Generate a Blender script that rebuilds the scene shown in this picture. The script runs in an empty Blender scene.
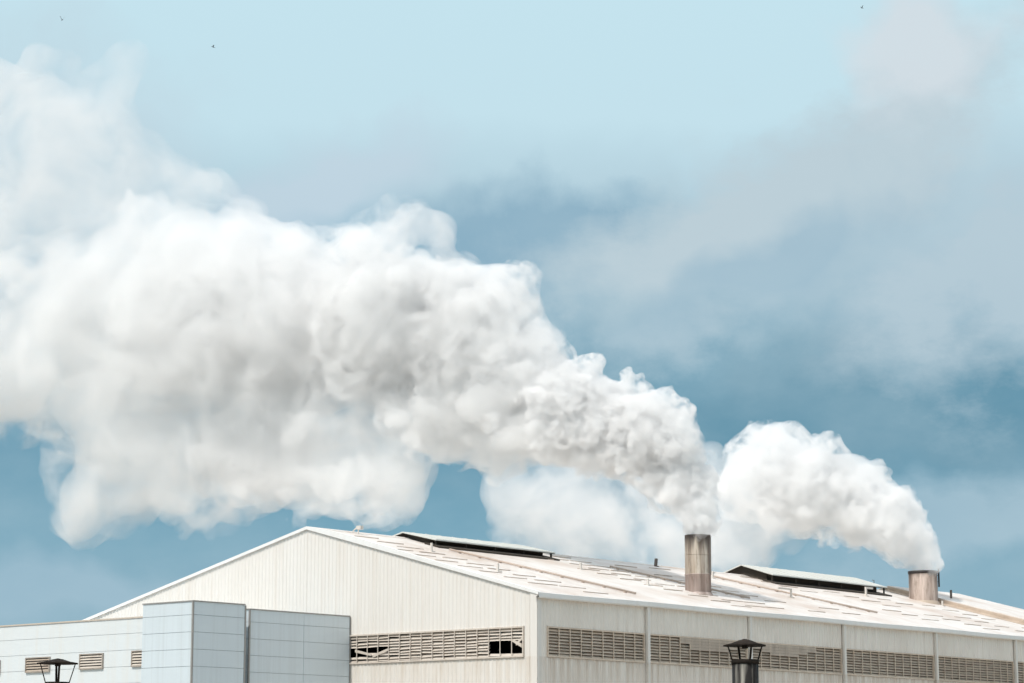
import bpy, math, random
import numpy as np
from mathutils import Vector, Matrix

S = bpy.context.scene
COL = S.collection
R = math.radians
random.seed(4)
rng = np.random.default_rng(7)

# ------------------------------------------------------------------ frame of reference
FPX = 2414.0                        # 85 mm lens
TILT = math.atan(439 / FPX)         # camera looks up about ten degrees
CAM_Z = 1.7
AZ = R(40.3977)                     # bearing of the warehouse's long side
DX, DY = math.sin(AZ), math.cos(AZ)
CORNER = Vector((1.653, 160.0, 0.0))   # near corner of the warehouse on the ground
EAVE = 13.90
HALF = 21.52
RISE = 5.686
SLOPE = RISE / HALF
LEN = 92.0
WID = 46.2                          # the far slope is longer and flatter than the near one
def rz(y):
    return EAVE + SLOPE * y if y <= HALF else EAVE + RISE - RISE / (WID - HALF) * (y - HALF)
ROT = math.atan2(DY, DX)

# ------------------------------------------------------------------ helpers
class MB:
    """collects faces; build() links them as ONE mesh object"""
    def __init__(self):
        self.v, self.f, self.m, self.s = [], [], [], []
    def poly(self, pts, mi=0, smooth=False):
        n = len(self.v)
        self.v += [tuple(p) for p in pts]
        self.f.append(tuple(range(n, n + len(pts)))); self.m.append(mi); self.s.append(smooth)
    def box(self, a, b, mi=0):
        x0, y0, z0 = [min(a[i], b[i]) for i in range(3)]
        x1, y1, z1 = [max(a[i], b[i]) for i in range(3)]
        self.hexa([(x0,y0,z0),(x1,y0,z0),(x1,y1,z0),(x0,y1,z0),(x0,y0,z1),(x1,y0,z1),(x1,y1,z1),(x0,y1,z1)], mi)
    def hexa(self, p, mi=0):
        n = len(self.v)
        self.v += [tuple(q) for q in p]
        for f in ((0,3,2,1),(4,5,6,7),(0,1,5,4),(1,2,6,5),(2,3,7,6),(3,0,4,7)):
            self.f.append(tuple(n + i for i in f)); self.m.append(mi); self.s.append(False)
    def bar(self, a, b, w, h=None, mi=0, up=(0, 0, 1)):
        a, b = Vector(a), Vector(b); h = h or w
        d = (b - a).normalized(); u = Vector(up)
        if abs(d.dot(u)) > .98: u = Vector((1, 0, 0))
        s = d.cross(u).normalized(); u = s.cross(d)
        s *= w / 2; u *= h / 2
        self.hexa([a-s-u, a+s-u, b+s-u, b-s-u, a-s+u, a+s+u, b+s+u, b-s+u], mi)
    def lathe(self, prof, c=(0, 0, 0), n=40, mi=0, smooth=True, wob=0):
        base = len(self.v)
        for r, z in prof:
            for k in range(n):
                t = 2 * math.pi * k / n
                q = r * (1 + wob * math.sin(3 * t + z))
                self.v.append((c[0] + q * math.cos(t), c[1] + q * math.sin(t), c[2] + z))
        for i in range(len(prof) - 1):
            for k in range(n):
                k2 = (k + 1) % n
                self.f.append((base+i*n+k, base+i*n+k2, base+(i+1)*n+k2, base+(i+1)*n+k))
                self.m.append(mi); self.s.append(smooth)
    def tube(self, a, b, r, n=10, r2=None, mi=0, caps=True):
        a, b = Vector(a), Vector(b); r2 = r if r2 is None else r2
        d = (b - a).normalized(); u = Vector((0, 0, 1)) if abs(d.z) < .9 else Vector((1, 0, 0))
        s = d.cross(u).normalized(); u = s.cross(d)
        base = len(self.v)
        for p, q in ((a, r), (b, r2)):
            for k in range(n):
                t = 2 * math.pi * k / n
                self.v.append(tuple(p + (s * math.cos(t) + u * math.sin(t)) * q))
        for k in range(n):
            k2 = (k + 1) % n
            self.f.append((base+k, base+k2, base+n+k2, base+n+k)); self.m.append(mi); self.s.append(True)
        if caps:
            self.f.append(tuple(base+k for k in reversed(range(n)))); self.m.append(mi); self.s.append(False)
            self.f.append(tuple(base+n+k for k in range(n))); self.m.append(mi); self.s.append(False)
    def build(self, name, mats, parent=None, loc=None):
        me = bpy.data.meshes.new(name)
        me.from_pydata(self.v, [], self.f)
        for m in (mats if isinstance(mats, (list, tuple)) else [mats]): me.materials.append(m)
        me.polygons.foreach_set('material_index', self.m)
        me.polygons.foreach_set('use_smooth', self.s)
        me.update()
        o = bpy.data.objects.new(name, me); COL.objects.link(o)
        o.parent = parent
        if loc is not None: o.location = loc
        return o

def empty(name, loc, rz=0):
    o = bpy.data.objects.new(name, None); COL.objects.link(o)
    o.location = loc; o.rotation_euler = (0, 0, rz); o.empty_display_size = .5
    return o
def tag(o, label=None, cat=None, group=None, kind=None):
    for k, val in (('label', label), ('category', cat), ('group', group), ('kind', kind)):
        if val: o[k] = val
    return o
def copy_tree(o, parent=None):
    c = o.copy(); COL.objects.link(c); c.parent = parent
    for ch in list(o.children): copy_tree(ch, c)
    return c
def local_to_world(l, g, z):
    return Vector((CORNER.x + DX * l - DY * g, CORNER.y + DY * l + DX * g, z))

# ------------------------------------------------------------------ materials
def nmat(name):
    m = bpy.data.materials.new(name); m.use_nodes = True
    nt = m.node_tree
    return m, nt, nt.nodes['Principled BSDF']
def N(nt, typ, **kw):
    n = nt.nodes.new(typ)
    for k, val in kw.items(): setattr(n, k, val)
    return n
def noise_node(nt, vec, scale, detail=4, rough=.55, stretch=None):
    if stretch:
        mp = N(nt, 'ShaderNodeMapping'); mp.inputs['Scale'].default_value = stretch
        nt.links.new(vec, mp.inputs['Vector']); vec = mp.outputs[0]
    n = N(nt, 'ShaderNodeTexNoise'); n.inputs['Scale'].default_value = scale
    n.inputs['Detail'].default_value = detail; n.inputs['Roughness'].default_value = rough
    nt.links.new(vec, n.inputs['Vector'])
    return n.outputs[0]
def ramp(nt, fac, a, b, lo=0.0, hi=1.0):
    n = N(nt, 'ShaderNodeMapRange'); n.inputs[1].default_value = a; n.inputs[2].default_value = b
    n.inputs[3].default_value = lo; n.inputs[4].default_value = hi; n.clamp = True
    nt.links.new(fac, n.inputs[0]); return n.outputs[0]
def mixc(nt, fac, a, b, typ='MIX'):
    n = N(nt, 'ShaderNodeMix', data_type='RGBA', blend_type=typ)
    for s, val in ((n.inputs[0], fac), (n.inputs[6], a), (n.inputs[7], b)):
        if hasattr(val, 'is_linked'): nt.links.new(val, s)
        elif isinstance(val, (int, float)): s.default_value = val
        else: s.default_value = (*val, 1)
    return n.outputs[2]
def math_n(nt, op, a, b=None):
    n = N(nt, 'ShaderNodeMath', operation=op)
    for i, val in enumerate((a, b)):
        if val is None: continue
        if hasattr(val, 'is_linked'): nt.links.new(val, n.inputs[i])
        else: n.inputs[i].default_value = val
    return n.outputs[0]

def metal_paint(name, base, dirt, dirt_amt=.5, streak=(1.2, 1.2, .05), rough=.5, patch=.35, rust=None, rust_amt=0, grime=None):
    """painted sheet metal with rain streaks, broad patches and a little rust"""
    m, nt, p = nmat(name)
    tc = N(nt, 'ShaderNodeTexCoord').outputs['Object']
    s = ramp(nt, noise_node(nt, tc, 1.6, 6, .65, streak), .45, .78)
    b = ramp(nt, noise_node(nt, tc, .16, 5, .6), .42, .72)
    f = math_n(nt, 'MULTIPLY', math_n(nt, 'MAXIMUM', math_n(nt, 'MULTIPLY', s, .8), math_n(nt, 'MULTIPLY', b, patch)), dirt_amt)
    c = mixc(nt, f, base, dirt)
    if rust:
        q = ramp(nt, noise_node(nt, tc, 2.2, 8, .7, (1, 1, .3)), .62, .74)
        c = mixc(nt, math_n(nt, 'MULTIPLY', q, rust_amt), c, rust)
    if grime:                                   # run-off stains that start under the louvres and fade down the wall
        sp = N(nt, 'ShaderNodeSeparateXYZ'); nt.links.new(tc, sp.inputs[0])
        top = math_n(nt, 'ADD', sp.outputs[2], math_n(nt, 'MULTIPLY', noise_node(nt, tc, .9, 4, .6, (1, 1, .02)), 2.2))
        e = math_n(nt, 'MULTIPLY', ramp(nt, top, 8.0, 10.9), ramp(nt, sp.outputs[2], 9.80, 9.72))
        e = math_n(nt, 'MULTIPLY', e, ramp(nt, noise_node(nt, tc, 2.6, 5, .65, (1, 1, .05)), .35, .68))
        c = mixc(nt, math_n(nt, 'MULTIPLY', e, grime[1]), c, grime[0])
    nt.links.new(c, p.inputs['Base Color'])
    p.inputs['Roughness'].default_value = rough
    p.inputs['Specular IOR Level'].default_value = .3
    return m

M = {}
M['gable'] = metal_paint('cream_sheet', (.785, .75, .705), (.62, .52, .42), .5, grime=((.50, .39, .28), .5))
M['side'] = metal_paint('weathered_sheet', (.86, .80, .735), (.50, .40, .31), .6, patch=.6, rust=(.33, .22, .15), rust_amt=.25, grime=((.42, .30, .21), .7))
M['trim'] = metal_paint('white_trim', (.84, .83, .81), (.62, .54, .47), .3)
M['roof'] = metal_paint('white_roof', (.80, .765, .73), (.56, .43, .34), .9, streak=(.5, .12, .5), patch=.9)
M['lap'] = metal_paint('dirty_lap', (.56, .46, .39), (.27, .19, .14), 1.0, streak=(.6, .6, .6))
M['cap'] = metal_paint('chalky_cap', (.66, .67, .63), (.52, .49, .43), .5, streak=(.8, .15, .5))
M['flash'] = metal_paint('rusty_flashing', (.56, .46, .37), (.27, .19, .14), .9, streak=(.8, .3, .8))
M['slat'] = metal_paint('slat_paint', (.66, .585, .51), (.40, .31, .24), .6, streak=(.6, .6, 1.5))
M['side_slat'] = metal_paint('side_slat_paint', (.70, .585, .475), (.36, .265, .19), .75, streak=(.6, .6, 1.5))
M['dust'] = metal_paint('caked_dust', (.52, .43, .35), (.27, .205, .16), .9, streak=(.9, .9, .5))
M['mesh'] = metal_paint('gap_shade_brown', (.19, .14, .105), (.10, .075, .055), .8, streak=(.5, .5, 1))  # brown backing sheet that paints the shade between the louvre slats
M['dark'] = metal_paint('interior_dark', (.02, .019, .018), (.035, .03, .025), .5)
M['under'] = metal_paint('soot_gap_shade', (.05, .043, .036), (.12, .09, .06), .6, rough=.8)  # soffit soot; the same black paints the gap's shade on the roof sheet
M['annex'] = metal_paint('pale_blue_panel', (.655, .725, .765), (.51, .55, .56), .6, streak=(2.0, 2.0, .04))
M['annex_wing'] = metal_paint('white_panel', (.735, .775, .79), (.72, .65, .55), .5, streak=(.9, .9, .06))
M['joint'] = metal_paint('panel_joint', (.42, .47, .50), (.36, .39, .40), .5)
M['wing_joint'] = metal_paint('wing_joint', (.68, .71, .72), (.55, .55, .53), .5)
M['coping'] = metal_paint('grey_coping', (.34, .33, .315), (.20, .17, .15), .5)
M['tan'] = metal_paint('tan_coping', (.62, .54, .46), (.38, .30, .23), .6)
M['recess'] = metal_paint('vent_recess', (.42, .365, .315), (.17, .14, .12), .6)
M['wood'] = metal_paint('post_paint', (.70, .66, .61), (.35, .26, .2), .5)
M['darkpost'] = metal_paint('dark_post', (.12, .10, .09), (.22, .16, .12), .5)

def stack_material(name, base, tint, soot_top, top_z, soot_len):
    m, nt, p = nmat(name)
    tc = N(nt, 'ShaderNodeTexCoord').outputs['Object']
    sp = N(nt, 'ShaderNodeSeparateXYZ'); nt.links.new(tc, sp.inputs[0])
    st = noise_node(nt, tc, 2.4, 5, .6, (1, 1, .07))
    fine = noise_node(nt, tc, 5.5, 6, .7, (1, 1, .12))
    c = mixc(nt, ramp(nt, st, .38, .62), base, tint)
    c = mixc(nt, ramp(nt, fine, .50, .70, 0, .8), c, (.14, .10, .075))
    # soot that has run down from the mouth in streaks of uneven length
    run = math_n(nt, 'SUBTRACT', top_z, sp.outputs[2])
    reach = ramp(nt, noise_node(nt, tc, 3.6, 4, .6, (1, 1, .02)), .3, .72, .25, soot_len)
    f = ramp(nt, math_n(nt, 'DIVIDE', run, reach), .15, 1.0, soot_top, 0)
    c = mixc(nt, f, c, (.055, .042, .036))
    # a tarry side
    side = ramp(nt, noise_node(nt, tc, .55, 2, .5, (1, 1, .03)), .5, .66, 0, .65)
    c = mixc(nt, side, c, (.13, .085, .065))
    nt.links.new(c, p.inputs['Base Color'])
    p.inputs['Roughness'].default_value = .62; p.inputs['Metallic'].default_value = .15
    return m
M['stack_upper'] = stack_material('sooty_steel', (.64, .575, .49), (.38, .305, .235), 1.0, 4.57, 2.4)
M['stack_lower'] = stack_material('pinkish_steel', (.60, .50, .455), (.45, .35, .31), 0.0, 9.0, .5)
M['stack_wide'] = stack_material('stained_steel', (.54, .44, .38), (.36, .275, .23), .7, 3.0, 1.0)
M['rim'] = metal_paint('burnt_rim', (.045, .04, .038), (.09, .07, .06), .5)

def galv(name, a, b, rough):
    m, nt, p = nmat(name)
    tc = N(nt, 'ShaderNodeTexCoord').outputs['Object']
    c = mixc(nt, ramp(nt, noise_node(nt, tc, 3.2, 5, .6, (1, 1, .08)), .34, .47), a, b)
    nt.links.new(c, p.inputs['Base Color'])
    nt.links.new(ramp(nt, noise_node(nt, tc, 9, 4), .3, .7, rough, rough + .25), p.inputs['Roughness'])
    p.inputs['Metallic'].default_value = .15; p.inputs['Specular IOR Level'].default_value = .2
    return m
M['flue'] = galv('soot_highlight_flue', (.30, .285, .25), (.022, .02, .019), .5)  # soot-dark metal; pale upright streaks paint the pipe's highlight into its colour
M['cowl'] = metal_paint('rusty_cowl', (.02, .017, .015), (.09, .065, .05), .6, streak=(2, 2, 2), rough=.85)
M['cowl'].node_tree.nodes['Principled BSDF'].inputs['Specular IOR Level'].default_value = .05
M['bird'] = metal_paint('dark_feather', (.05, .05, .055), (.09, .085, .08), .5)

m, nt, p = nmat('ground_soil'); tc = N(nt, 'ShaderNodeTexCoord').outputs['Object']
nt.links.new(mixc(nt, ramp(nt, noise_node(nt, tc, .05, 8), .35, .65), (.42, .385, .335), (.33, .30, .25)), p.inputs['Base Color'])
p.inputs['Roughness'].default_value = .9; M['ground'] = m

# ------------------------------------------------------------------ the ground
g = MB(); g.poly([(-4000, -4000, 0), (4000, -4000, 0), (4000, 4000, 0), (-4000, 4000, 0)])
tag(g.build('ground', M['ground']), kind='structure')

# ------------------------------------------------------------------ the warehouse (local x along its length, y across, z up)
wh = empty('warehouse', CORNER, ROT)
tag(wh, 'long white corrugated metal warehouse with a low gabled roof and louvre bands', 'warehouse')
roofz = rz

def corrugated(mb, along, a, b, z0, z1, depth=.045, pitch=.36, out=-1, mi=0):
    """trapezoid ribs; along 'y' on the gable (faces -x), 'x' on the side (faces -y); z0, z1 numbers or functions"""
    zf0 = z0 if callable(z0) else (lambda t: z0)
    zf1 = z1 if callable(z1) else (lambda t: z1)
    pts, t = [], a
    while t < b - 1e-6:
        for u, d in ((0, 0), (.26, 0), (.34, depth), (.40, depth)):
            q = t + u * pitch / .46
            if q < b: pts.append((q, d))
        t += pitch
    pts.append((b, 0))
    if along == 'y':                                   # split at the ridge
        if a < HALF < b: pts = sorted(set(pts + [(HALF, 0)]))
    for (p0, d0), (p1, d1) in zip(pts, pts[1:]):
        if along == 'y':
            q = [(out*d0, p0, zf0(p0)), (out*d0, p0, zf1(p0)), (out*d1, p1, zf1(p1)), (out*d1, p1, zf0(p1))]
        else:
            q = [(p0, out*d0, zf0(p0)), (p1, out*d1, zf0(p1)), (p1, out*d1, zf1(p1)), (p0, out*d0, zf1(p0))]
        mb.poly(q, mi)

LT, LB = 11.72, 9.78          # louvre band, top and bottom
g = MB()
corrugated(g, 'y', 0.0, WID, LT + .06, lambda y: roofz(y) + .02)
corrugated(g, 'y', 0.0, WID, 0, LB - .06)
corrugated(g, 'y', 0.0, 1.08, LB - .06, LT + .06)
corrugated(g, 'y', 20.1, WID, LB - .06, LT + .06)
g.build('gable_wall', M['gable'], wh)

bays = [(1.0, 11.62), (12.12, 24.03), (24.53, 36.72), (37.2, 50.5), (51.0, 63.7), (64.2, 76.9), (77.4, 91.2)]
g = MB()
corrugated(g, 'x', .02, LEN, LT + .06, EAVE + .02)
corrugated(g, 'x', .02, LEN, 0, LB - .06)
corrugated(g, 'x', .02, 1.0, LB - .06, LT + .06)
for (a, b), (c, d) in zip(bays, bays[1:]): g.box((b, 0, LB - .06), (c, .08, LT + .06))
g.box((91.2, 0, LB - .06), (LEN, .08, LT + .06))
g.build('side_wall', M['side'], wh)
# the two walls that face away
g = MB()
g.poly([(LEN, 0, 0), (LEN, WID, 0), (LEN, WID, EAVE), (LEN, HALF, EAVE + RISE), (LEN, 0, EAVE)])
g.poly([(0, WID, 0), (LEN, WID, 0), (LEN, WID, EAVE), (0, WID, EAVE)])
g.build('rear_wall', M['side'], wh)

# corner strip and verge trims
g = MB(); g.box((-.10, -.10, 0), (.34, -.075, EAVE - .1)); g.box((-.10, -.10, 0), (-.075, .5, EAVE + .1))
g.build('corner_trim', M['gable'], wh)
g = MB()
vk = [(-.32, .15), (6, .20), (12, .27), (17.2, .36), (19.4, .32), (HALF, .17), (WID + .32, .17)]      # bulged capping along the verge
for (y0, h0), (y1, h1) in zip(vk, vk[1:]):
    for x0, x1, lo0, lo1 in ((-.17, -.132, -.05, -.05), (-.132, .32, h0 - .03, h1 - .03)):
        g.hexa([(x0, y0, rz(y0)+lo0), (x1, y0, rz(y0)+lo0), (x1, y1, rz(y1)+lo1), (x0, y1, rz(y1)+lo1),
                (x0, y0, rz(y0)+h0), (x1, y0, rz(y0)+h0), (x1, y1, rz(y1)+h1), (x0, y1, rz(y1)+h1)])
    g.hexa([(.30, y0, rz(y0)+.05), (.32, y0, rz(y0)+.05), (.32, y1, rz(y1)+.05), (.30, y1, rz(y1)+.05),
            (.30, y0, rz(y0)+h0-.031), (.32, y0, rz(y0)+h0-.031), (.32, y1, rz(y1)+h1-.031), (.30, y1, rz(y1)+h1-.031)])
g.build('verge_trim', M['trim'], wh)
# gutter along the eave: an open trough with a rolled lip
g = MB()
prof = [(-.02, EAVE - .30), (-.34, EAVE - .34), (-.42, EAVE - .26), (-.42, EAVE + .02), (-.36, EAVE + .05), (-.36, EAVE - .18), (-.02, EAVE - .22)]
xs = list(np.arange(-.3, LEN + .1, 3.1))
for a, b in zip(xs, xs[1:]):
    ja, jb = .02 * math.sin(a * 1.7), .02 * math.sin(b * 1.7)
    for (y0, z0), (y1, z1) in zip(prof, prof[1:]):
        g.poly([(a, y0, z0 + ja), (b, y0, z0 + jb), (b, y1, z1 + jb), (a, y1, z1 + ja)])
g.build('gutter', M['trim'], wh)
# downpipes between the bays
for x in (11.87, 24.28, 36.96, 50.75, 63.95, 77.15):
    g = MB()
    g.box((x - .14, -.26, 0), (x + .14, -.07, EAVE - .32))
    for z in (4, 8, 9.6, 12.2, 13.4): g.box((x - .18, -.275, z), (x + .18, -.065, z + .07))
    g.build('downpipe', M['gable'], wh)

# louvre panels ------------------------------------------------------------------
def louvre_side(a, b, dusty=None, seed=0):
    rr = random.Random(seed)
    f = MB()
    for z in (LB - .05, LT - .05): f.box((a, -.10, z), (b, .10, z + .10))
    for x in (a, b - .09): f.box((x, -.10, LB + .05), (x + .09, .10, LT - .05))
    n = int((b - a) / 1.12)
    ms = [a + (b - a) * k / n for k in range(1, n)]
    for x in ms: f.box((x - .03, -.105, LB + .05), (x + .03, -.06, LT - .05))
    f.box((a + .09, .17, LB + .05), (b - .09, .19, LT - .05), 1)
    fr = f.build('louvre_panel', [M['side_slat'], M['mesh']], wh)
    s = MB(); rows = 9; ph = (LT - LB - .1) / rows
    edges = [a + .09] + ms + [b - .09]
    for e0, e1 in zip(edges, edges[1:]):
        for k in range(rows):
            z = LB + .05 + k * ph + rr.uniform(-.012, .012); dd = rr.uniform(-.01, .02)
            zt = z + ph * .66 + rr.uniform(-.015, .015)
            s.hexa([(e0, -.055, z), (e1, -.055, z + rr.uniform(-.012, .012)), (e1, -.04, z + .015), (e0, -.04, z + .015),
                    (e0, .085 + dd, zt), (e1, .085 + dd, zt), (e1, .10 + dd, zt + .015), (e0, .10 + dd, zt + .015)])
    s.build('slats', M['side_slat'], fr)
    if dusty:
        # upper blades caked shut with dust
        d = MB()
        for e0, e1 in zip(edges, edges[1:]):
            u = ((e0 + e1) / 2 - dusty[0]) / (dusty[1] - dusty[0])
            if not 0 <= u <= 1: continue
            nrow = int(min(4, 2 + 9 * min(u, 1 - u)))
            for k in range(rows - nrow, rows):
                z = LB + .05 + k * ph
                d.hexa([(e0, -.118, z - .01), (e1, -.118, z - .01), (e1, -.106, z), (e0, -.106, z),
                        (e0, -.112 + .02, z + ph * .93), (e1, -.112 + .02, z + ph * rr.uniform(.86, .95)), (e1, -.08, z + ph * .93), (e0, -.08, z + ph * .93)])
        d.build('dust_crust', M['dust'], fr)
    return fr
for i, (a, b) in enumerate(bays):
    louvre_side(a, b, {1: (15.6, 23.9), 2: (24.6, 33.0)}.get(i), i)

def louvre_gable():
    rr = random.Random(3)
    y0, y1 = 1.10, 20.1
    f = MB()
    for z in (LB - .05, LT - .05): f.box((-.12, y0, z), (.10, y1, z + .10))
    for y in (y0, y1 - .09): f.box((-.12, y, LB + .05), (.10, y + .09, LT - .05))
    ms = [y0 + 1.02 * k for k in range(1, 19)]
    for y in ms: f.box((-.11, y - .028, LB + .05), (-.07, y + .028, LT - .05))
    f.box((.17, y0 + .09 + 3.15, LB + .05), (.19, y0 + .09 + 11.0, LT - .05), 1)
    fr = f.build('louvre_panel', [M['slat'], M['mesh']], wh)
    fr['label'] = 'sunlit louvre band with broken slats at both ends'
    s = MB(); rows = 9; ph = (LT - LB - .1) / rows
    edges = [y0 + .09] + ms + [y1 - .09]
    for i, (e0, e1) in enumerate(zip(edges, edges[1:])):
        for k in range(rows):
            if i in (0, 1, 2) and k in (1, 2, 3, 4): continue                       # slats gone near the corner
            if i in (12, 13) and k in (3, 4): continue
            if i in (14, 15, 16) and k in (2, 3, 4): continue
            z = LB + .05 + k * ph + rr.uniform(-.03, .03); sag = rr.uniform(-.035, .035)
            zt = ph * .82 + rr.uniform(-.03, .02)
            s.hexa([(-.06, e0, z), (-.045, e0, z + .015), (-.045, e1, z + sag + .015), (-.06, e1, z + sag),
                    (.085, e0, z + zt), (.10, e0, z + zt + .015), (.10, e1, z + zt + sag + .015), (.085, e1, z + zt + sag)])
    # loose slats
    s.hexa([(-.1, 1.25, 10.35), (-.08, 1.25, 10.35), (-.05, 2.1, 10.78), (-.07, 2.1, 10.78), (-.1, 1.25, 10.62), (-.08, 1.25, 10.62), (-.05, 2.1, 10.95), (-.07, 2.1, 10.95)])
    s.hexa([(-.09, 1.2, 10.9), (-.07, 1.2, 10.9), (-.07, 1.75, 10.5), (-.09, 1.75, 10.5), (-.09, 1.2, 11.05), (-.07, 1.2, 11.05), (-.07, 1.75, 10.7), (-.09, 1.75, 10.7)])
    s.hexa([(-.10, 13.4, 10.55), (-.08, 13.4, 10.55), (-.04, 14.9, 10.12), (-.06, 14.9, 10.12), (-.10, 13.4, 10.72), (-.08, 13.4, 10.72), (-.04, 14.9, 10.32), (-.06, 14.9, 10.32)])
    s.hexa([(-.10, 15.0, 10.25), (-.08, 15.0, 10.25), (-.04, 16.6, 10.55), (-.06, 16.6, 10.55), (-.10, 15.0, 10.4), (-.08, 15.0, 10.4), (-.04, 16.6, 10.75), (-.06, 16.6, 10.75)])
    s.build('slats', M['slat'], fr)
louvre_gable()

# an added dark lining paints in the hall's shade seen through the broken louvres
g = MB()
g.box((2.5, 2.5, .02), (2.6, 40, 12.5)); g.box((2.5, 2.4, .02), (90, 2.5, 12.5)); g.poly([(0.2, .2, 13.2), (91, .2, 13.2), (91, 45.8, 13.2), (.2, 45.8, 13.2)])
g.build('hall_shade_lining', M['dark'], wh)

# roof -----------------------------------------------------------------------------
g = MB()
STEP = 79.0
t = .12
def slab(x0, x1, ya, yb, dz, mi=0):
    za, zb = rz(ya) + dz, rz(yb) + dz
    g.hexa([(x0, ya, za), (x1, ya, za), (x1, yb, zb), (x0, yb, zb), (x0, ya, za + t), (x1, ya, za + t), (x1, yb, zb + t), (x0, yb, zb + t)], mi)
slab(-.125, STEP, -.36, HALF, 0.0); slab(-.125, STEP, WID + .36, HALF, 0.0)
# ridge capping
for y0, y1 in ((HALF - .5, HALF), (HALF + .5, HALF)):
    z0, z1 = rz(y0) + .124, EAVE + RISE + .14
    g.hexa([(.34, y0, z0), (STEP, y0, z0), (STEP, y1, z1), (.34, y1, z1), (.34, y0, z0 + .03), (STEP, y0, z0 + .03), (STEP, y1, z1 + .03), (.34, y1, z1 + .03)])
# end laps of the sheets, dirty brown where they stand proud; the strips run slightly askew
rr = random.Random(12)
x = -2.0
while x < STEP + 3:
    w = rr.uniform(2.6, 3.2); shown = rr.random() < .55; ph0 = rr.uniform(0, 1.76)
    for k in range(12):
        y = 1.0 + ph0 + 1.76 * k + rr.uniform(-.12, .12)
        x0 = x + .26 * (HALF - y) + rr.uniform(-.1, .1) - 2.4; x1 = x0 + w * rr.uniform(.75, 1.0)
        if y > HALF - .8 or x0 < .5 or x1 > STEP - 1.6 or not shown or rr.random() < .22: continue
        hh = rr.uniform(.03, .062); za = EAVE + SLOPE * y + t; j = rr.uniform(-.03, .03)
        g.hexa([(x0, y - .05 - j, za - .02), (x1, y - .05 + j, za - .02), (x1, y + .10, za + .02), (x0, y + .10, za + .02),
                (x0, y - .05 - j, za + hh), (x1, y - .05 + j, za + hh), (x1, y + .10, za + hh), (x0, y + .10, za + hh)], 1)
    x += w + .1
# the raised far section and its stained upstand
DZ = .55
for y0, y1 in ((-.36, HALF), (WID + .36, HALF)):
    slab(STEP, LEN + .3, y0, y1, DZ)
    za, zb = rz(y0) + .02, rz(HALF) + .02
    g.hexa([(STEP - .10, y0, za), (STEP - .004, y0, za), (STEP - .004, y1, zb), (STEP - .10, y1, zb),
            (STEP - .10, y0, za + DZ + .02), (STEP - .004, y0, za + DZ + .02), (STEP - .004, y1, zb + DZ + .02), (STEP - .10, y1, zb + DZ + .02)], 2)
    # stained apron in front of the upstand
    g.hexa([(STEP - .6, y0, za + .115), (STEP - .1, y0, za + .115), (STEP - .1, y1, zb + .115), (STEP - .6, y1, zb + .115),
            (STEP - .6, y0, za + .14), (STEP - .1, y0, za + .26), (STEP - .1, y1, zb + .26), (STEP - .6, y1, zb + .14)], 2)
g.box((STEP, -.3, EAVE - .1), (LEN, -.2, EAVE + DZ))
# a rusted sheet on the far section
zq = lambda y: EAVE + SLOPE * y + DZ + t
g.hexa([(87.5, 8.2, zq(8.2) + .004), (92.2, 8.2, zq(8.2) + .004), (92.2, 10.3, zq(10.3) + .004), (87.5, 10.3, zq(10.3) + .004),
        (87.5, 8.2, zq(8.2) + .05), (92.2, 8.2, zq(8.2) + .05), (92.2, 10.3, zq(10.3) + .05), (87.5, 10.3, zq(10.3) + .05)], 2)
roof = g.build('roof', [M['roof'], M['lap'], M['flash']], wh)
on_roof = lambda x, y: (x, y, EAVE + SLOPE * y + t)

# pipes that run down the slope
for (xa, ya), (xb, yb) in (((9.6, 16.4), (14.0, 2.5)), ((44.2, 17.3), (49.9, 4.8)), ((28.9, 16.5), (33.2, 6.0))):
    g = MB()
    a, b = Vector(on_roof(xa, ya)), Vector(on_roof(xb, yb))
    g.tube(a + Vector((0, 0, .13)), b + Vector((0, 0, .13)), .075, 8)
    for k in range(9):
        q = a.lerp(b, (k + .5) / 9); g.box((q.x - .14, q.y - .06, q.z - .02), (q.x + .14, q.y + .06, q.z + .10))
    g.build('roof_pipe', M['lap'], roof)
# short white posts and bent brackets standing on the sheets
def post(x, y, h, arm=0, w=.13, mat='wood', lean=0):
    g = MB(); p0 = Vector(on_roof(x, y)); p1 = p0 + Vector((lean, 0, h))
    g.bar(p0 - Vector((0, 0, .05)), p1, w)
    g.box((p0.x - .2, p0.y - .2, p0.z - .05), (p0.x + .2, p0.y + .2, p0.z + .035))
    if arm: g.bar(p1 - Vector((0, 0, w/2)), p1 + Vector((arm, 0, -w/2)), w)
    g.build('roof_post', M[mat], roof)
for x, y, h in ((6.1, 15.0, .62), (5.2, 7.9, .55), (21.8, 13.8, .5), (23.2, 8.4, .5), (77.2, 14.6, .5)): post(x, y, h)
post(43.6, 17.0, .55, .25); post(44.3, 9.6, .75, -1.9); post(65.9, 15.9, .85, 1.1, .16)
post(40.9, 21.0, .65, 0, .2, 'darkpost', .12); post(82.6, 16.8 , 1.35, 0, .16, 'darkpost', .05)
post(76.0, 21.3, .95, -.35, .05, 'darkpost')
# floodlight bracket on the gable apex
g = MB(); p0 = Vector((4.4, HALF - .5, EAVE + RISE + .02))
g.bar(p0 + Vector((0, .6, -.1)), p0 + Vector((0, -.25, .45)), .07); g.bar(p0 + Vector((0, -.3, -.2)), p0 + Vector((0, -.3, .40)), .07)
g.box(p0 + Vector((-.1, -.62, .22)), p0 + Vector((.2, -.18, .48)))
g.build('floodlight_bracket', M['wood'], roof)

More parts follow.
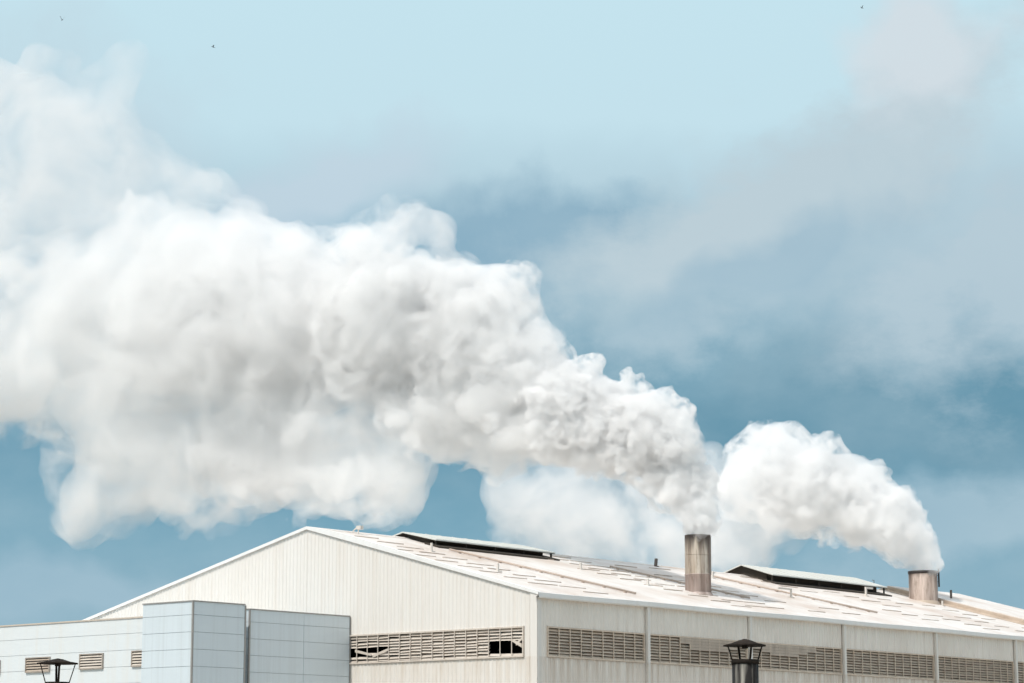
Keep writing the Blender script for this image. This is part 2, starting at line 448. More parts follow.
# ridge ventilators: a raised gabled cap with a dark open throat under it
def ridge_vent(x0, x1, zpk, zed, w=3.42, base=None):
    e = MB()
    for sg in (-1, 1):
        yi, yo = HALF, HALF + sg * w
        e.hexa([(x0, yo, zed), (x1, yo, zed), (x1, yi, zpk), (x0, yi, zpk), (x0, yo, zed + .10), (x1, yo, zed + .10), (x1, yi, zpk + .10), (x0, yi, zpk + .10)], 0)
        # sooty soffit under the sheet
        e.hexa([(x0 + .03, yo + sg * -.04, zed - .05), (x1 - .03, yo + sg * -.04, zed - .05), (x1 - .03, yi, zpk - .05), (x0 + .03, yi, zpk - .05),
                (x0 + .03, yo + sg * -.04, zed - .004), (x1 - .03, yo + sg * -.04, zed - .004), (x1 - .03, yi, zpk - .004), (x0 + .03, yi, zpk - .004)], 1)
    for k in range(int((x1 - x0) / 1.5)):                      # sheet seams across the cap
        xx = x0 + 1.5 * (k + .7)
        e.hexa([(xx, HALF - w, zed + .103), (xx + .06, HALF - w, zed + .103), (xx + .06, HALF, zpk + .103), (xx, HALF, zpk + .103),
                (xx, HALF - w, zed + .13), (xx + .06, HALF - w, zed + .13), (xx + .06, HALF, zpk + .13), (xx, HALF, zpk + .13)], 0)
    cap = e.build('ridge_vent', [M['cap'], M['under']], wh)
    n = int((x1 - x0) / 3.2)
    for k in range(n + 1):
        xx = x0 + .25 + (x1 - x0 - .5) * k / n
        for yy in (HALF - w + .25, HALF + w - .25):
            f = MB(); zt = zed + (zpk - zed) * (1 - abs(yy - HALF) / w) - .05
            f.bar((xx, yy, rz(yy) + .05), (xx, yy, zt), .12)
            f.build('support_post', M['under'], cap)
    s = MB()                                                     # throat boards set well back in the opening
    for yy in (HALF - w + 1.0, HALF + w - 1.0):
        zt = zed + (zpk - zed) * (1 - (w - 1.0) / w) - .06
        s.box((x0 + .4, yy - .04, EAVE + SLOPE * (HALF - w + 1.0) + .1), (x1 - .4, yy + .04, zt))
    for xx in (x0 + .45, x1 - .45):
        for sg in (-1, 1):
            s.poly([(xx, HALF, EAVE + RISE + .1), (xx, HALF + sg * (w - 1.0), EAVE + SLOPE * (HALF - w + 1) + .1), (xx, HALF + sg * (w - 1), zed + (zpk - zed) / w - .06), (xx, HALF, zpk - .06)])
    # added black sheet on the roof, painting the gap's shade wider below the opening
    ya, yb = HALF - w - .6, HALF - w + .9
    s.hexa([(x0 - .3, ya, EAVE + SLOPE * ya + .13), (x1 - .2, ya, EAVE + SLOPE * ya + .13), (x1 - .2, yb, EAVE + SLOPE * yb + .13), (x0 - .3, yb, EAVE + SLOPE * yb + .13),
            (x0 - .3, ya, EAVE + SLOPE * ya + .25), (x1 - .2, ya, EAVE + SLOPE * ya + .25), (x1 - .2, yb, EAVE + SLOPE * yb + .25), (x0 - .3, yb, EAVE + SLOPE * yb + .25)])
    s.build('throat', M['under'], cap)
    return cap
ridge_vent(10.0, 24.0, 20.06, 19.28)
ridge_vent(54.2, 73.2, 20.55, 19.50)

# ------------------------------------------------------------------ the two steel chimneys
def place_root(name, l, gg, z):
    p = local_to_world(l, gg, z); return empty(name, p, ROT)
st = place_root('smokestack', 28.0, 7.2, 15.75)
tag(st, 'slim sooty steel chimney with a pinkish lower half rising through the warehouse roof', 'chimney', 'steel chimneys on the warehouse roof')
g = MB(); g.lathe([(1.02, 1.55), (1.0, 1.62), (1.0, 4.50), (1.0, 4.57), (.93, 4.57), (.92, 1.6)], n=56, wob=.004)
g.lathe([(1.0, 3.02), (1.02, 3.03), (1.02, 3.09), (1.0, 3.10)], n=56)
g.box((.66, -.765, 1.6), (.70, -.74, 4.5))
g.build('upper_section', M['stack_upper'], st)
g = MB(); g.lathe([(1.0, -1.5), (1.0, 1.48), (1.03, 1.49), (1.03, 1.545), (.9, 1.545)], n=56, wob=.004)
g.build('lower_section', M['stack_lower'], st)
g = MB(); g.lathe([(1.35, -.33), (1.04, .12), (1.015, .16)], n=40); g.build('flashing_collar', M['stack_lower'], st)

st2 = place_root('smokestack', 77.5, 16.8, 18.30)
tag(st2, 'wide stubby stained steel chimney with a black rim near the far roof end', 'chimney', 'steel chimneys on the warehouse roof')
g = MB(); g.lathe([(1.36, -1.5), (1.36, 2.86), (1.25, 2.86), (1.25, 0)], n=56, wob=.004); g.build('chimney_shell', M['stack_wide'], st2)
g = MB(); g.lathe([(1.363, 2.74), (1.41, 2.74), (1.41, 2.98), (1.26, 2.98), (1.26, 2.87)], n=56); g.build('rim', M['rim'], st2)
g = MB(); a = math.radians(-49.6 + 2); cx, cy = 1.52 * math.cos(a), 1.52 * math.sin(a)
g.tube((cx, cy, 1.5), (cx, cy, 3.25), .08); g.bar((cx * .9, cy * .9, 2.0), (cx, cy, 2.0), .06); g.bar((cx * .9, cy * .9, 2.6), (cx, cy, 2.6), .06)
g.build('side_pipe', M['rim'], st2)
g = MB(); g.lathe([(1.7, -.5), (1.4, .10), (1.375, .15)], n=40); g.build('flashing_collar', M['flash'], st2)

# ------------------------------------------------------------------ the annex in front of the gable
an = empty('annex', CORNER, ROT)
tag(an, 'pale blue metal clad annex with stepped boxy blocks in front of the gable', 'annex')
def panel_strips(mb, along, a, b, fixed, ztop, out, first=.86, pitch=1.12, th=.05, joint=.026, seams=()):
    """flat cladding boards with open joints over a dark backing; out = -1 faces the negative axis"""
    z = ztop; k = 0
    while z > 0.1:
        h = first if k == 0 else pitch
        z0 = max(0, z - h + joint)
        f0, f1 = fixed, fixed + out * th
        cuts = [a] + [s for s in seams if a < s < b] + [b]
        for c0, c1 in zip(cuts, cuts[1:]):
            c1_ = c1 - (.03 if c1 != b else 0)
            if along == 'x': mb.box((c0, f0, z0), (c1_, f1, z))
            else: mb.box((f0, c0, z0), (f1, c1_, z))
        z -= h; k += 1
def block(x0, x1, y0, y1, h, mat, cop, first=.86, seams_x=(), seams_y=(), coph=.07, name='wall', jm='joint'):
    """a clad block; near faces at x0 (sunlit) and y0"""
    w = MB()
    w.box((x0 + .065, y0 + .065, 0), (x1, y1, h - .03), 1)
    panel_strips(w, 'y', y0 + .005, y1, x0 + .06, h - .02, -1, first, seams=seams_y)
    panel_strips(w, 'x', x0 + .005, x1, y0 + .06, h - .02, -1, first, seams=seams_x)
    wo = w.build(name, [mat, M[jm]], an)
    c = MB()
    c.box((x0 - .05, y0 - .05, h), (x1 + .03, y0 + .16, h + coph)); c.box((x0 - .05, y0 + .16, h), (x0 + .16, y1 + .03, h + coph))
    c.box((x0 - .045, y0 - .045, 0), (x0 + .07, y0 - .002, h - .02)); c.box((x0 - .045, y0 + .0, 0), (x0 - .002, y0 + .07, h - .02))
    c.box((x1 + .004, y0 - .03, 0), (x1 + .12, y0 + .1, h - .02))
    c.build('coping', cop, an)
    return wo
block(-15.43, -10.78, 16.52, 21.48, 13.28, M['annex'], M['coping'])
block(-9.78, -.12, 17.1, 24.0, 13.06, M['annex'], M['coping'], first=.82, seams_x=(-4.6,))
block(-13.5, -.14, 21.5, 48.0, 12.60, M['annex_wing'], M['tan'], first=1.0, coph=.10, jm='wing_joint')
# louvred vents in the wing wall
def wing_vent(y0, y1, z0, z1, seed, dirty=False):
    rr = random.Random(seed); x = -13.5
    f = MB()
    f.box((x - .012, y0, z0), (x - .004, y1, z1), 1)
    for a, b in (((y0 - .08, z0 - .08), (y1 + .08, z0)), ((y0 - .08, z1), (y1 + .08, z1 + .07)), ((y1, z0), (y1 + .08, z1)), ((y0 - .08, z0), (y0, z1))):
        f.box((x - .12, a[0], a[1]), (x - .004, b[0], b[1]))
    fr = f.build('wall_vent', [M['recess'], M['dark']], an)
    s = MB(); n = 5; ph = (z1 - z0) / n
    for k in range(n):
        z = z0 + k * ph
        s.hexa([(x - .11, y0, z + .01), (x - .095, y0, z + .01), (x - .095, y1, z + .01 + rr.uniform(-.02, .02)), (x - .11, y1, z + .01),
                (x - .03, y0, z + ph * .72), (x - .015, y0, z + ph * .72), (x - .015, y1, z + ph * .72), (x - .03, y1, z + ph * .72)])
    s.build('slats', M['dust'] if dirty else M['slat'], fr)
    if dirty: fr['label'] = 'dirtier vent with dusty brown slats'
wing_vent(27.72, 30.05, 9.35, 10.28, 1); wing_vent(23.2, 24.58, 9.38, 10.33, 2)
wing_vent(33.45, 35.98, 9.30, 10.22, 3, True); wing_vent(39.05, 41.4, 9.25, 10.15, 4)

# ------------------------------------------------------------------ the two capped flue pipes in front
def flue(x, y, pipe_top, cap_bot, cap_r, pipe_r, cone_h, n_strut, label, squash=1.0, seed=0):
    r0 = empty('flue_pipe', (x, y, 0)); tag(r0, label, 'flue pipe', 'capped flue pipes in front of the buildings')
    g = MB(); g.lathe([(pipe_r, 0), (pipe_r, pipe_top), (pipe_r - .02, pipe_top), (pipe_r - .02, pipe_top - 1.2)], n=36)
    g.lathe([(pipe_r + .16, 0), (pipe_r + .16, .03), (pipe_r + .01, .03)], n=36)
    g.box((pipe_r * .55 - .012, -pipe_r * .86, .03), (pipe_r * .55 + .012, -pipe_r * .80, pipe_top - .1))    # seam
    g.build('pipe', M['flue'], r0)
    g = MB(); g.lathe([(pipe_r + .004, pipe_top - .09), (pipe_r + .015, pipe_top - .09), (pipe_r + .015, pipe_top + .012), (pipe_r - .02, pipe_top + .012)], n=36)
    g.build('rim_band', M['cowl'], r0)
    g = MB()
    g.lathe([(.02, cap_bot + cone_h), (cap_r * .3, cap_bot + cone_h * .80), (cap_r * .62, cap_bot + cone_h * .42), (cap_r, cap_bot + .025), (cap_r, cap_bot), (cap_r * .6, cap_bot + .03), (.02, cap_bot + .05)], n=36, wob=.015)
    g.tube((.0, .0, cap_bot - .05), (0, 0, cap_bot + .06), .07, 12)
    g.build('cowl', M['cowl'], r0)
    for k in range(n_strut):
        t = 2 * math.pi * k / n_strut + .27
        g = MB(); c, s_ = math.cos(t), math.sin(t)
        a = Vector((c * pipe_r * 1.02, s_ * pipe_r * 1.02, pipe_top - .12)); b = Vector((c * cap_r * .86, s_ * cap_r * .86, cap_bot + .02))
        k0 = Vector((c * pipe_r * 1.04, s_ * pipe_r * 1.04, pipe_top))
        g.bar(a, k0, .05, .02); g.bar(k0, b, .05, .02)
        g.build('strut', M['cowl'], r0)
    return r0
flue(5.463, 57.0, 4.475, 4.80, .50, .31, .17, 4, 'dark flue pipe with a conical cowl in front of the long louvred side')
flue(-10.64, 57.0, 3.955, 4.385, .475, .265, .13, 4, 'small flue pipe with a low domed cowl in front of the white annex wing')

# ------------------------------------------------------------------ birds
def bird(px, label, yaw, dihedral, span, roll=0):
    g = MB(); r = [(.0, -.26), (.05, -.2), (.075, -.05), (.06, .1), (.035, .2), (.045, .27), (.03, .33), (.004, .38)]
    n = 8; base = 0
    for rad, y in r:
        for k in range(n):
            t = 2 * math.pi * k / n; g.v.append((rad * math.cos(t), y, rad * .85 * math.sin(t)))
    for i in range(len(r) - 1):
        for k in range(n):
            k2 = (k + 1) % n; g.f.append((i*n+k, (i)*n+k2, (i+1)*n+k2, (i+1)*n+k)); g.m.append(0); g.s.append(True)
    for sg in (-1, 1):
        pts = [(.05, .10, .05, .17), (.22, .13, .10 + dihedral * .17, .16), (.36, .06, .10 + dihedral * .30, .12), (span, -.10, .08 + dihedral * .36, .02)]
        for (x0, y0, z0, c0), (x1, y1, z1, c1) in zip(pts, pts[1:]):
            g.hexa([(sg*x0, y0, z0), (sg*x1, y1, z1), (sg*x1, y1 - c1, z1), (sg*x0, y0 - c0, z0),
                    (sg*x0, y0, z0 + .02), (sg*x1, y1, z1 + .012), (sg*x1, y1 - c1, z1 + .008), (sg*x0, y0 - c0, z0 + .01)])
    g.hexa([(-.03, -.2, -.01), (.03, -.2, -.01), (.08, -.42, 0), (-.08, -.42, 0), (-.03, -.2, .02), (.03, -.2, .02), (.08, -.42, .01), (-.08, -.42, .01)])
    o = g.build('bird', M['bird'], None, px); o.rotation_euler = (roll, .1, yaw); o.scale = (.62,) * 3
    return tag(o, label, 'bird', 'birds high in the sky')
bird((-48.54, 250, 82.41), 'tiny dark bird with raised wings in the upper left corner of the sky', .5, 1.5, .5)
bird((-33.47, 260, 82.49), 'tiny dark bird with tucked wings above the white steam', 1.9, .5, .42, .3)
bird((40.81, 270, 90.33), 'tiny dark bird at the top edge right of the sky', 2.2, .9, .3)


# ------------------------------------------------------------------ steam: closed billowing bodies filled with scattering vapour
def axis_weights(n, h, lam, off):
    x = np.arange(n) * h / lam + off; i = np.floor(x).astype(int); t = x - i
    w = np.stack([(1-t)**3, 3*t**3 - 6*t**2 + 4, -3*t**3 + 3*t**2 + 3*t + 1, t**3], 1) / 6
    A = np.zeros((n, i.max() + 4), np.float32)
    for k in range(4): A[np.arange(n), i + k] = w[:, k]
    return A
def lattice_noise(shape, h, lam):
    A = [axis_weights(n, h, lam, rng.random()) for n in shape]
    L = rng.standard_normal([a.shape[1] for a in A]).astype(np.float32)
    a = np.tensordot(A[2], L, (1, 2)); a = np.tensordot(A[1], a, (1, 2)); a = np.tensordot(A[0], a, (1, 2))
    return a / .42
def surface_nets(f, org, h):
    """closed quad surface where f crosses zero (negative is inside)"""
    f = f.copy()
    for a in range(3):
        for e in (0, -1):
            i = [slice(None)] * 3; i[a] = e; f[tuple(i)] = np.maximum(f[tuple(i)], .05)
    s = f < 0; nx, ny, nz = f.shape
    c = np.zeros((nx-1, ny-1, nz-1), np.uint8)
    cor = [(i, j, k) for i in (0, 1) for j in (0, 1) for k in (0, 1)]
    for q in cor: c += s[q[0]:nx-1+q[0], q[1]:ny-1+q[1], q[2]:nz-1+q[2]]
    cells = np.argwhere((c > 0) & (c < 8)); n = len(cells)
    acc = np.zeros((n, 3), np.float32); cnt = np.zeros(n, np.float32)
    val = {q: f[cells[:, 0]+q[0], cells[:, 1]+q[1], cells[:, 2]+q[2]] for q in cor}
    for a in cor:
        for ax in range(3):
            if a[ax]: continue
            b = list(a); b[ax] = 1; va, vb = val[a], val[tuple(b)]
            m = (va < 0) != (vb < 0)
            p = np.tile(np.array(a, np.float32), (n, 1)); p[:, ax] = np.where(m, va / np.where(m, va - vb, 1), 0)
            acc += p * m[:, None]; cnt += m
    v = (cells + acc / cnt[:, None]) * h + np.array(org)
    idx = -np.ones((nx-1, ny-1, nz-1), np.int32); idx[tuple(cells.T)] = np.arange(n)
    quads = []
    for ax in range(3):
        A, B = [slice(None)] * 3, [slice(None)] * 3
        A[ax], B[ax] = slice(0, -1), slice(1, None); A, B = tuple(A), tuple(B)
        e = np.argwhere(s[A] != s[B]); o = [i for i in range(3) if i != ax]
        up = s[A][tuple(e.T)]
        def at(da, db):
            q = e.copy(); q[:, o[0]] -= da; q[:, o[1]] -= db; return idx[tuple(q.T)]
        q = np.stack([at(1, 1), at(0, 1), at(0, 0), at(1, 0)], 1)
        flip = up if ax != 1 else ~up
        q[~flip] = q[~flip][:, ::-1]
        quads.append(q)
    return v, np.concatenate(quads)
def vapour_mesh(name, v, q, mat, parent):
    me = bpy.data.meshes.new(name)
    me.vertices.add(len(v)); me.vertices.foreach_set('co', (v - np.array(parent.location)).astype(np.float32).ravel())
    me.loops.add(q.size); me.loops.foreach_set('vertex_index', q.astype(np.int32).ravel())
    me.polygons.add(len(q)); me.polygons.foreach_set('loop_start', np.arange(len(q), dtype=np.int32) * 4)
    me.update(calc_edges=True); me.materials.append(mat)
    o = bpy.data.objects.new(name, me); COL.objects.link(o); o.parent = parent
    return o
def puffs(mouth, sc, rows, drift=.38):
    """rows of (left, up, radius[, towards camera]) in steps of sc metres from the chimney mouth; the wind also carries the steam away from the camera"""
    P = []
    for r in rows:
        y = mouth[1] + drift * max(0, r[0]) * sc - (r[3] if len(r) > 3 else 0) * sc
        k = y / mouth[1]
        P.append(((mouth[0] - r[0]*sc) * k, y, CAM_Z + (mouth[2] + r[1]*sc - CAM_Z) * k, r[2]*sc*k))
    return np.array(P)
def puff_field(P, h, flat=.8):
    lo = (P[:, :3] - P[:, 3:] * 1.55).min(0) - 3*h; hi = (P[:, :3] + P[:, 3:] * 1.55).max(0) + 3*h
    n = [int(math.ceil((hi[i] - lo[i]) / h)) + 1 for i in range(3)]
    ax = [(lo[i] + np.arange(n[i]) * h).astype(np.float32) for i in range(3)]
    acc = np.full(n, 1e-6, np.float32); RR = np.zeros(n, np.float32); W = np.full(n, 1e-9, np.float32)
    for x, y, z, r in P:
        d = np.sqrt(((ax[0]-x)**2)[:, None, None] + (((ax[1]-y)/flat)**2)[None, :, None] + ((ax[2]-z)**2)[None, None, :])
        acc += np.exp(np.clip((5.0/r) * (r - d), -12, 12))
        w = np.exp(-3 * d / r); RR += w * r; W += w
    RR /= W
    return -np.log(acc) * RR / 5.0, RR, lo, n
def billow(f, RR, n, h, lams, amp, cut=1.7):
    """cauliflower bumps: rounded outwards, creased inwards, no larger than the plume allows"""
    g = f.copy()
    for i, lam in enumerate(lams):
        am = amp[i] if isinstance(amp, tuple) else amp
        w = np.clip((RR * cut - lam) / (RR * .9), 0, 1)
        g -= am * lam * w * (np.abs(lattice_noise(n, h, lam)) - .75)
    return g
def vapour(name, density, color=(.968, .967, .966), wisp=None):
    """even vapour, or (wisp = scale, low, high, detail, step rate) torn into shreds by noise"""
    m = bpy.data.materials.new(name); m.use_nodes = True; nt = m.node_tree; nt.nodes.clear()
    out = nt.nodes.new('ShaderNodeOutputMaterial'); vs = nt.nodes.new('ShaderNodeVolumeScatter')
    vs.inputs['Color'].default_value = (*color, 1); vs.inputs['Density'].default_value = density
    vs.inputs['Anisotropy'].default_value = 0.0
    nt.links.new(vs.outputs[0], out.inputs['Volume'])
    if wisp:
        tc = nt.nodes.new('ShaderNodeTexCoord').outputs['Object']
        f = noise_node(nt, tc, wisp[0], wisp[3], .62)
        f.node.inputs['Distortion'].default_value = .5
        nt.links.new(ramp(nt, f, wisp[1], wisp[2], 0, density), vs.inputs['Density'])
        m.cycles.volume_step_rate = wisp[4]
    return m

def steam(parent, name, P, h, lams, amp, mat, grow=0.0, flat=.8, cut=1.7):
    f, RR, lo, n = puff_field(P, h, flat)
    v, q = surface_nets(billow(f - RR * grow, RR, n, h, lams, amp, cut), lo, h)
    return vapour_mesh(name, v, q, mat, parent)

# plume from the slim chimney (steps of 7.75 cm)
mouth = st.location + Vector((0, 0, 4.55)); SC = .0775
pl = empty('steam_plume', mouth)
tag(pl, 'huge bright white steam plume billowing leftward from the slim chimney', 'steam plume', 'steam plumes from the chimneys')
near = [(0, 6, 12.5), (0, 12, 16), (-3, 21, 19), (2, 38, 23), (15, 57, 30), (38, 80, 37), (66, 98, 41), (96, 112, 45), (128, 128, 50)]
mid = [(96, 110, 42), (128, 126, 47), (150, 156, 36), (182, 178, 42), (210, 206, 46), (240, 228, 50), (165, 142, 54), (205, 178, 62), (300, 208, 80), (245, 125, 53), (180, 110, 44)]
wide = [(240, 205, 62), (262, 312, 21), (288, 320, 27), (314, 296, 34), (300, 208, 86), (365, 203, 88), (400, 288, 20), (430, 215, 90), (428, 300, 18), (500, 214, 88), (310, 75, 54), (375, 80, 64), (445, 95, 60)]
left = [(430, 215, 92), (500, 224, 96), (565, 226, 95), (632, 215, 85), (695, 180, 76), (445, 95, 64), (520, 82, 64), (585, 62, 56), (612, 20, 30), (600, 45, 36), (560, 130, 78)]
cloud_left = [(585, 340, 62), (640, 360, 80), (530, 326, 50), (690, 355, 86), (700, 430, 60), (480, 316, 36), (620, 415, 42), (600, 465, 26), (588, 492, 20), (645, 475, 20)]
steam(pl, 'dense_steam', puffs(mouth, SC, near), .09, (.26, .45, .8, 1.4, 2.6), (.40, .42, .42, .38, .30), vapour('vapour_dense', 1.9), grow=-.10)
steam(pl, 'ragged_steam', puffs(mouth, SC, near), .11, (.45, .8, 1.4, 2.6), (.40, .40, .38, .30), vapour('vapour_ragged', 2.0, wisp=(.85, .43, .60, 5, .3)), grow=.10)
steam(pl, 'billowing_steam', puffs(mouth, SC, mid), .14, (.45, .8, 1.5, 2.8, 5.2), (.30, .35, .38, .36, .28), vapour('vapour_body', .58, color=(.983, .982, .981)), grow=-.08)
steam(pl, 'torn_steam', puffs(mouth, SC, mid), .2, (.8, 1.5, 2.8, 5.2), (.40, .40, .36, .28), vapour('vapour_torn', .85, color=(.983, .982, .981), wisp=(.48, .43, .60, 6, .25)), grow=.12)
steam(pl, 'spreading_steam', puffs(mouth, SC, wide), .22, (1.3, 2.4, 4.6, 8.5), (.18, .28, .32, .22), vapour('vapour_wide', .24, color=(.988, .987, .986)), grow=-.08)
steam(pl, 'frayed_steam', puffs(mouth, SC, wide), .22, (1.0, 2.0, 3.8, 7.5), (.40, .40, .34, .22), vapour('vapour_frayed', .60, color=(.988, .987, .986), wisp=(.30, .45, .68, 7, .2)), grow=.15)
steam(pl, 'drifting_steam', puffs(mouth, SC, left), .27, (2.2, 4.5, 9.0), (.30, .34, .26), vapour('vapour_old', .16, color=(.988, .987, .987)), grow=-.12)
steam(pl, 'shredded_steam', puffs(mouth, SC, left), .25, (1.1, 2.1, 4.2, 9.0), (.38, .36, .32, .24), vapour('vapour_drift', .52, color=(.988, .987, .987), wisp=(.20, .45, .70, 7, .22)), grow=.18)
steam(pl, 'thin_steam', puffs(mouth, SC, cloud_left), .30, (1.4, 2.8, 5.5), .34, vapour('vapour_wisps', .20, color=(.90, .895, .90), wisp=(.17, .41, .66, 7, .35)), grow=.18)

# plume from the wide chimney, drifting away behind the first
mouth2 = st2.location + Vector((0, 0, 2.9)); SC2 = .0965
pl2 = empty('steam_plume', mouth2)
tag(pl2, 'smaller white steam plume drifting left from the wide stubby chimney', 'steam plume', 'steam plumes from the chimneys')
near2 = [(0, 7, 14), (-1, 13, 16.5), (3, 28, 23), (16, 42, 30), (36, 56, 37), (62, 68, 43), (92, 80, 48), (126, 90, 50), (158, 92, 50), (160, 118, 24), (132, 120, 24)]
far2 = [(160, 66, 50), (195, 56, 54), (228, 50, 56), (265, 52, 58), (305, 62, 62), (350, 68, 60), (388, 66, 44)]
steam(pl2, 'dense_steam', puffs(mouth2, SC2, near2[:8]), .13, (.36, .65, 1.15, 2.1, 3.8), (.40, .42, .42, .36, .28), vapour('vapour_dense_far', .7), grow=-.12)
steam(pl2, 'ragged_steam', puffs(mouth2, SC2, near2), .16, (.65, 1.15, 2.1, 3.8), (.40, .38, .34, .26), vapour('vapour_ragged_far', 1.0, wisp=(.55, .43, .60, 6, .25)), grow=.06)
steam(pl2, 'thin_steam', puffs(mouth2, SC2, far2), .30, (1.2, 2.4, 5.0, 9.0), .30, vapour('vapour_wisps_far', .34, color=(.92, .92, .925), wisp=(.19, .42, .66, 7, .3)), grow=.20)

# ------------------------------------------------------------------ light: sun, sky and clouds
SUN_EL = R(53)
to_sun = Vector((-.674 * math.cos(SUN_EL), -.738 * math.cos(SUN_EL), math.sin(SUN_EL))).normalized()
sun = bpy.data.lights.new('sun', 'SUN'); sun.energy = 2.8; sun.angle = R(.53); sun.color = (1.0, .955, .89)
so = bpy.data.objects.new('sun', sun); COL.objects.link(so)
so.rotation_euler = to_sun.to_track_quat('Z', 'Y').to_euler()

def lin(r, g, b):
    f = lambda c: c / 12.92 if c <= .04045 else ((c + .055) / 1.055) ** 2.4
    return tuple(f(c / 255) for c in (r, g, b))
w = bpy.data.worlds.new('World'); S.world = w; w.use_nodes = True
nt = w.node_tree; bg = nt.nodes['Background']
sky = N(nt, 'ShaderNodeTexSky', sky_type='NISHITA', sun_disc=False)
sky.sun_elevation = SUN_EL; sky.sun_rotation = math.atan2(to_sun.x, to_sun.y)
sky.air_density = 1.0; sky.dust_density = .6
tc = N(nt, 'ShaderNodeTexCoord').outputs['Generated']
sp = N(nt, 'ShaderNodeSeparateXYZ'); nt.links.new(tc, sp.inputs[0])
# bearing and height above the horizon, both in units of 2.34 degrees
U = math_n(nt, 'MULTIPLY', math_n(nt, 'ARCTAN2', sp.outputs[0], sp.outputs[1]), 24.5)
V = math_n(nt, 'MULTIPLY', math_n(nt, 'ARCSINE', sp.outputs[2]), 24.5)
cb = N(nt, 'ShaderNodeCombineXYZ'); nt.links.new(U, cb.inputs[0]); nt.links.new(V, cb.inputs[1])
def skynoise(scale, detail, rough, off, stretch=(1, 1, 1)):
    mp = N(nt, 'ShaderNodeMapping'); mp.inputs['Location'].default_value = off; mp.inputs['Scale'].default_value = stretch
    nt.links.new(cb.outputs[0], mp.inputs['Vector'])
    return noise_node(nt, mp.outputs[0], scale, detail, rough)
wu = math_n(nt, 'MULTIPLY', math_n(nt, 'SUBTRACT', skynoise(.55, 3, .55, (3.1, 7.7, 2)), .5), 2.2)
wv = math_n(nt, 'MULTIPLY', math_n(nt, 'SUBTRACT', skynoise(.55, 3, .55, (9.4, 1.2, 5)), .5), 1.7)
U2, V2 = math_n(nt, 'ADD', U, wu), math_n(nt, 'ADD', V, wv)
V3 = math_n(nt, 'ADD', V, math_n(nt, 'MULTIPLY', wv, .45))
cr = N(nt, 'ShaderNodeValToRGB'); nt.links.new(math_n(nt, 'DIVIDE', V3, 14.0), cr.inputs[0])
stops = [(0, (152, 185, 200)), (1.3, (142, 178, 195)), (2.3, (120, 166, 187)), (3.3, (106, 155, 178)), (4.1, (126, 168, 188)), (5.0, (160, 190, 206)),
         (5.9, (180, 208, 221)), (6.7, (196, 225, 236)), (8.5, (197, 228, 239)), (13.5, (190, 222, 238))]
e = cr.color_ramp.elements
while len(e) < len(stops): e.new(.5)
for el, (v_, c_) in zip(e, stops): el.position = v_ / 14.0; el.color = (*lin(*c_), 1)
col = cr.outputs[0]
shared = [skynoise(.8, 7, .6, (3.7, 1.9, 2.3)), skynoise(1.05, 7, .6, (11.2, 6.3, 4.1), (.8, 1.3, 1))]
def cloud(col, u, v, ru, rv, rot, c, k, i, rag=1.1):
    """one soft cloud at bearing u, height v"""
    a = math_n(nt, 'SUBTRACT', U2, u); b = math_n(nt, 'SUBTRACT', V2, v)
    ca, sa = math.cos(R(rot)), math.sin(R(rot))
    p = math_n(nt, 'ADD', math_n(nt, 'MULTIPLY', a, ca / ru), math_n(nt, 'MULTIPLY', b, sa / ru))
    q = math_n(nt, 'ADD', math_n(nt, 'MULTIPLY', a, -sa / rv), math_n(nt, 'MULTIPLY', b, ca / rv))
    d = math_n(nt, 'ADD', math_n(nt, 'MULTIPLY', p, p), math_n(nt, 'MULTIPLY', q, q))
    f = math_n(nt, 'EXPONENT', math_n(nt, 'MULTIPLY', d, -1.0))
    f = math_n(nt, 'ADD', f, math_n(nt, 'MULTIPLY', math_n(nt, 'SUBTRACT', shared[i % 2], .5), rag if i % 4 < 2 else -rag))
    core = math_n(nt, 'EXPONENT', math_n(nt, 'MULTIPLY', d, -.55))
    f = math_n(nt, 'MULTIPLY', ramp(nt, f, .16, .78), ramp(nt, core, .12, .5))
    return mixc(nt, math_n(nt, 'MULTIPLY', f, k), col, lin(*c))
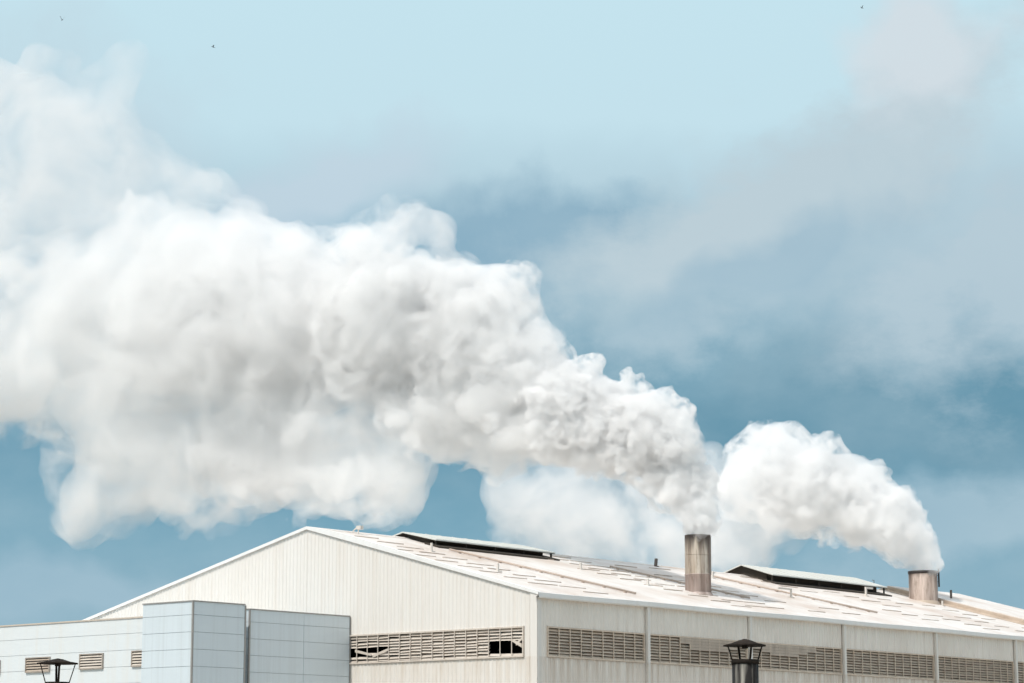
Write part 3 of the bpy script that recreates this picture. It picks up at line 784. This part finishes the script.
for i, args in enumerate([
        (.3, 5.45, 1.3, .55, 8, (134, 172, 194), .9, 1.5),      # dark cloud bank behind the plume
        (3.5, 3.5, 3.4, .75, 0, (101, 148, 170), .85, 1.3),           # the darkest band
        (1.9, 5.15, 1.6, .8, 14, (178, 201, 212), .85, 1.9),
        (3.0, 5.9, 2.6, .8, 28, (189, 207, 216), .95, 1.9),      # grey band rising to the right
        (4.4, 7.2, 1.0, .6, 20, (211, 222, 229), .9, 1.7),
        (4.9, 4.9, 1.5, 1.0, 30, (184, 204, 215), .85, 1.8),
        (2.6, 5.1, 1.5, .4, 28, (158, 188, 205), .8, 1.3),
        (4.8, 2.5, 1.6, .45, 8, (165, 193, 208), .8, 1.4),
        (-2.2, 5.9, 1.5, .55, 15, (194, 213, 226), .8, 1.4),
        (-2.0, 5.45, .9, .3, 5, (164, 196, 214), .6),
        (-4.7, 6.7, 1.2, 1.0, 0, (192, 213, 224), .6, 1.4),
        (-4.9, 1.7, 1.6, .35, 4, (160, 190, 207), .7)]):
    col = cloud(col, *args[:7], i, *args[7:])
# uneven thickness of the grey cloud sheet, fading out into the clear upper sky
thick = ramp(nt, skynoise(.62, 7, .56, (21.3, 4.4, 8.2), (.8, 1.2, 1)), .36, .66)
below = ramp(nt, V3, 6.6, 5.2)
col = mixc(nt, math_n(nt, 'MULTIPLY', math_n(nt, 'MULTIPLY', thick, below), .26), col, lin(186, 208, 218))
# higher up and all round: the clear Nishita sky with unseen bright cumulus added to lift the ambient light
high = ramp(nt, V, 9.5, 17)
cum_fill = ramp(nt, noise_node(nt, tc, 2.6, 3, .6), .38, .58)
dome = mixc(nt, 1.0, sky.outputs[0], (.11, .11, .11), 'MULTIPLY')
dome = mixc(nt, math_n(nt, 'MULTIPLY', cum_fill, .85), dome, (1.5, 1.46, 1.38))
col = mixc(nt, high, col, dome)
nt.links.new(col, bg.inputs['Color']); bg.inputs['Strength'].default_value = 1.0
w.cycles.sampling_method = 'MANUAL'; w.cycles.sample_map_resolution = 256

# ------------------------------------------------------------------ camera and render settings
cam = bpy.data.cameras.new('camera'); cam.sensor_width = 36; cam.lens = FPX / 1024 * 36
cam.clip_start = .5; cam.clip_end = 12000
co = bpy.data.objects.new('camera', cam); COL.objects.link(co)
co.location = (0, 0, CAM_Z); co.rotation_euler = (math.pi / 2 + TILT, 0, 0)
S.camera = co
S.view_settings.view_transform = 'Standard'; S.view_settings.look = 'None'
S.view_settings.exposure = 0.0; S.view_settings.gamma = 1.0
cy = S.cycles
cy.max_bounces = 14; cy.diffuse_bounces = 4; cy.glossy_bounces = 3; cy.volume_bounces = 10; cy.transparent_max_bounces = 96
cy.volume_step_rate = 1.0; cy.volume_max_steps = 256
cy.use_denoising = True
cy.use_adaptive_sampling = True; cy.adaptive_threshold = .05
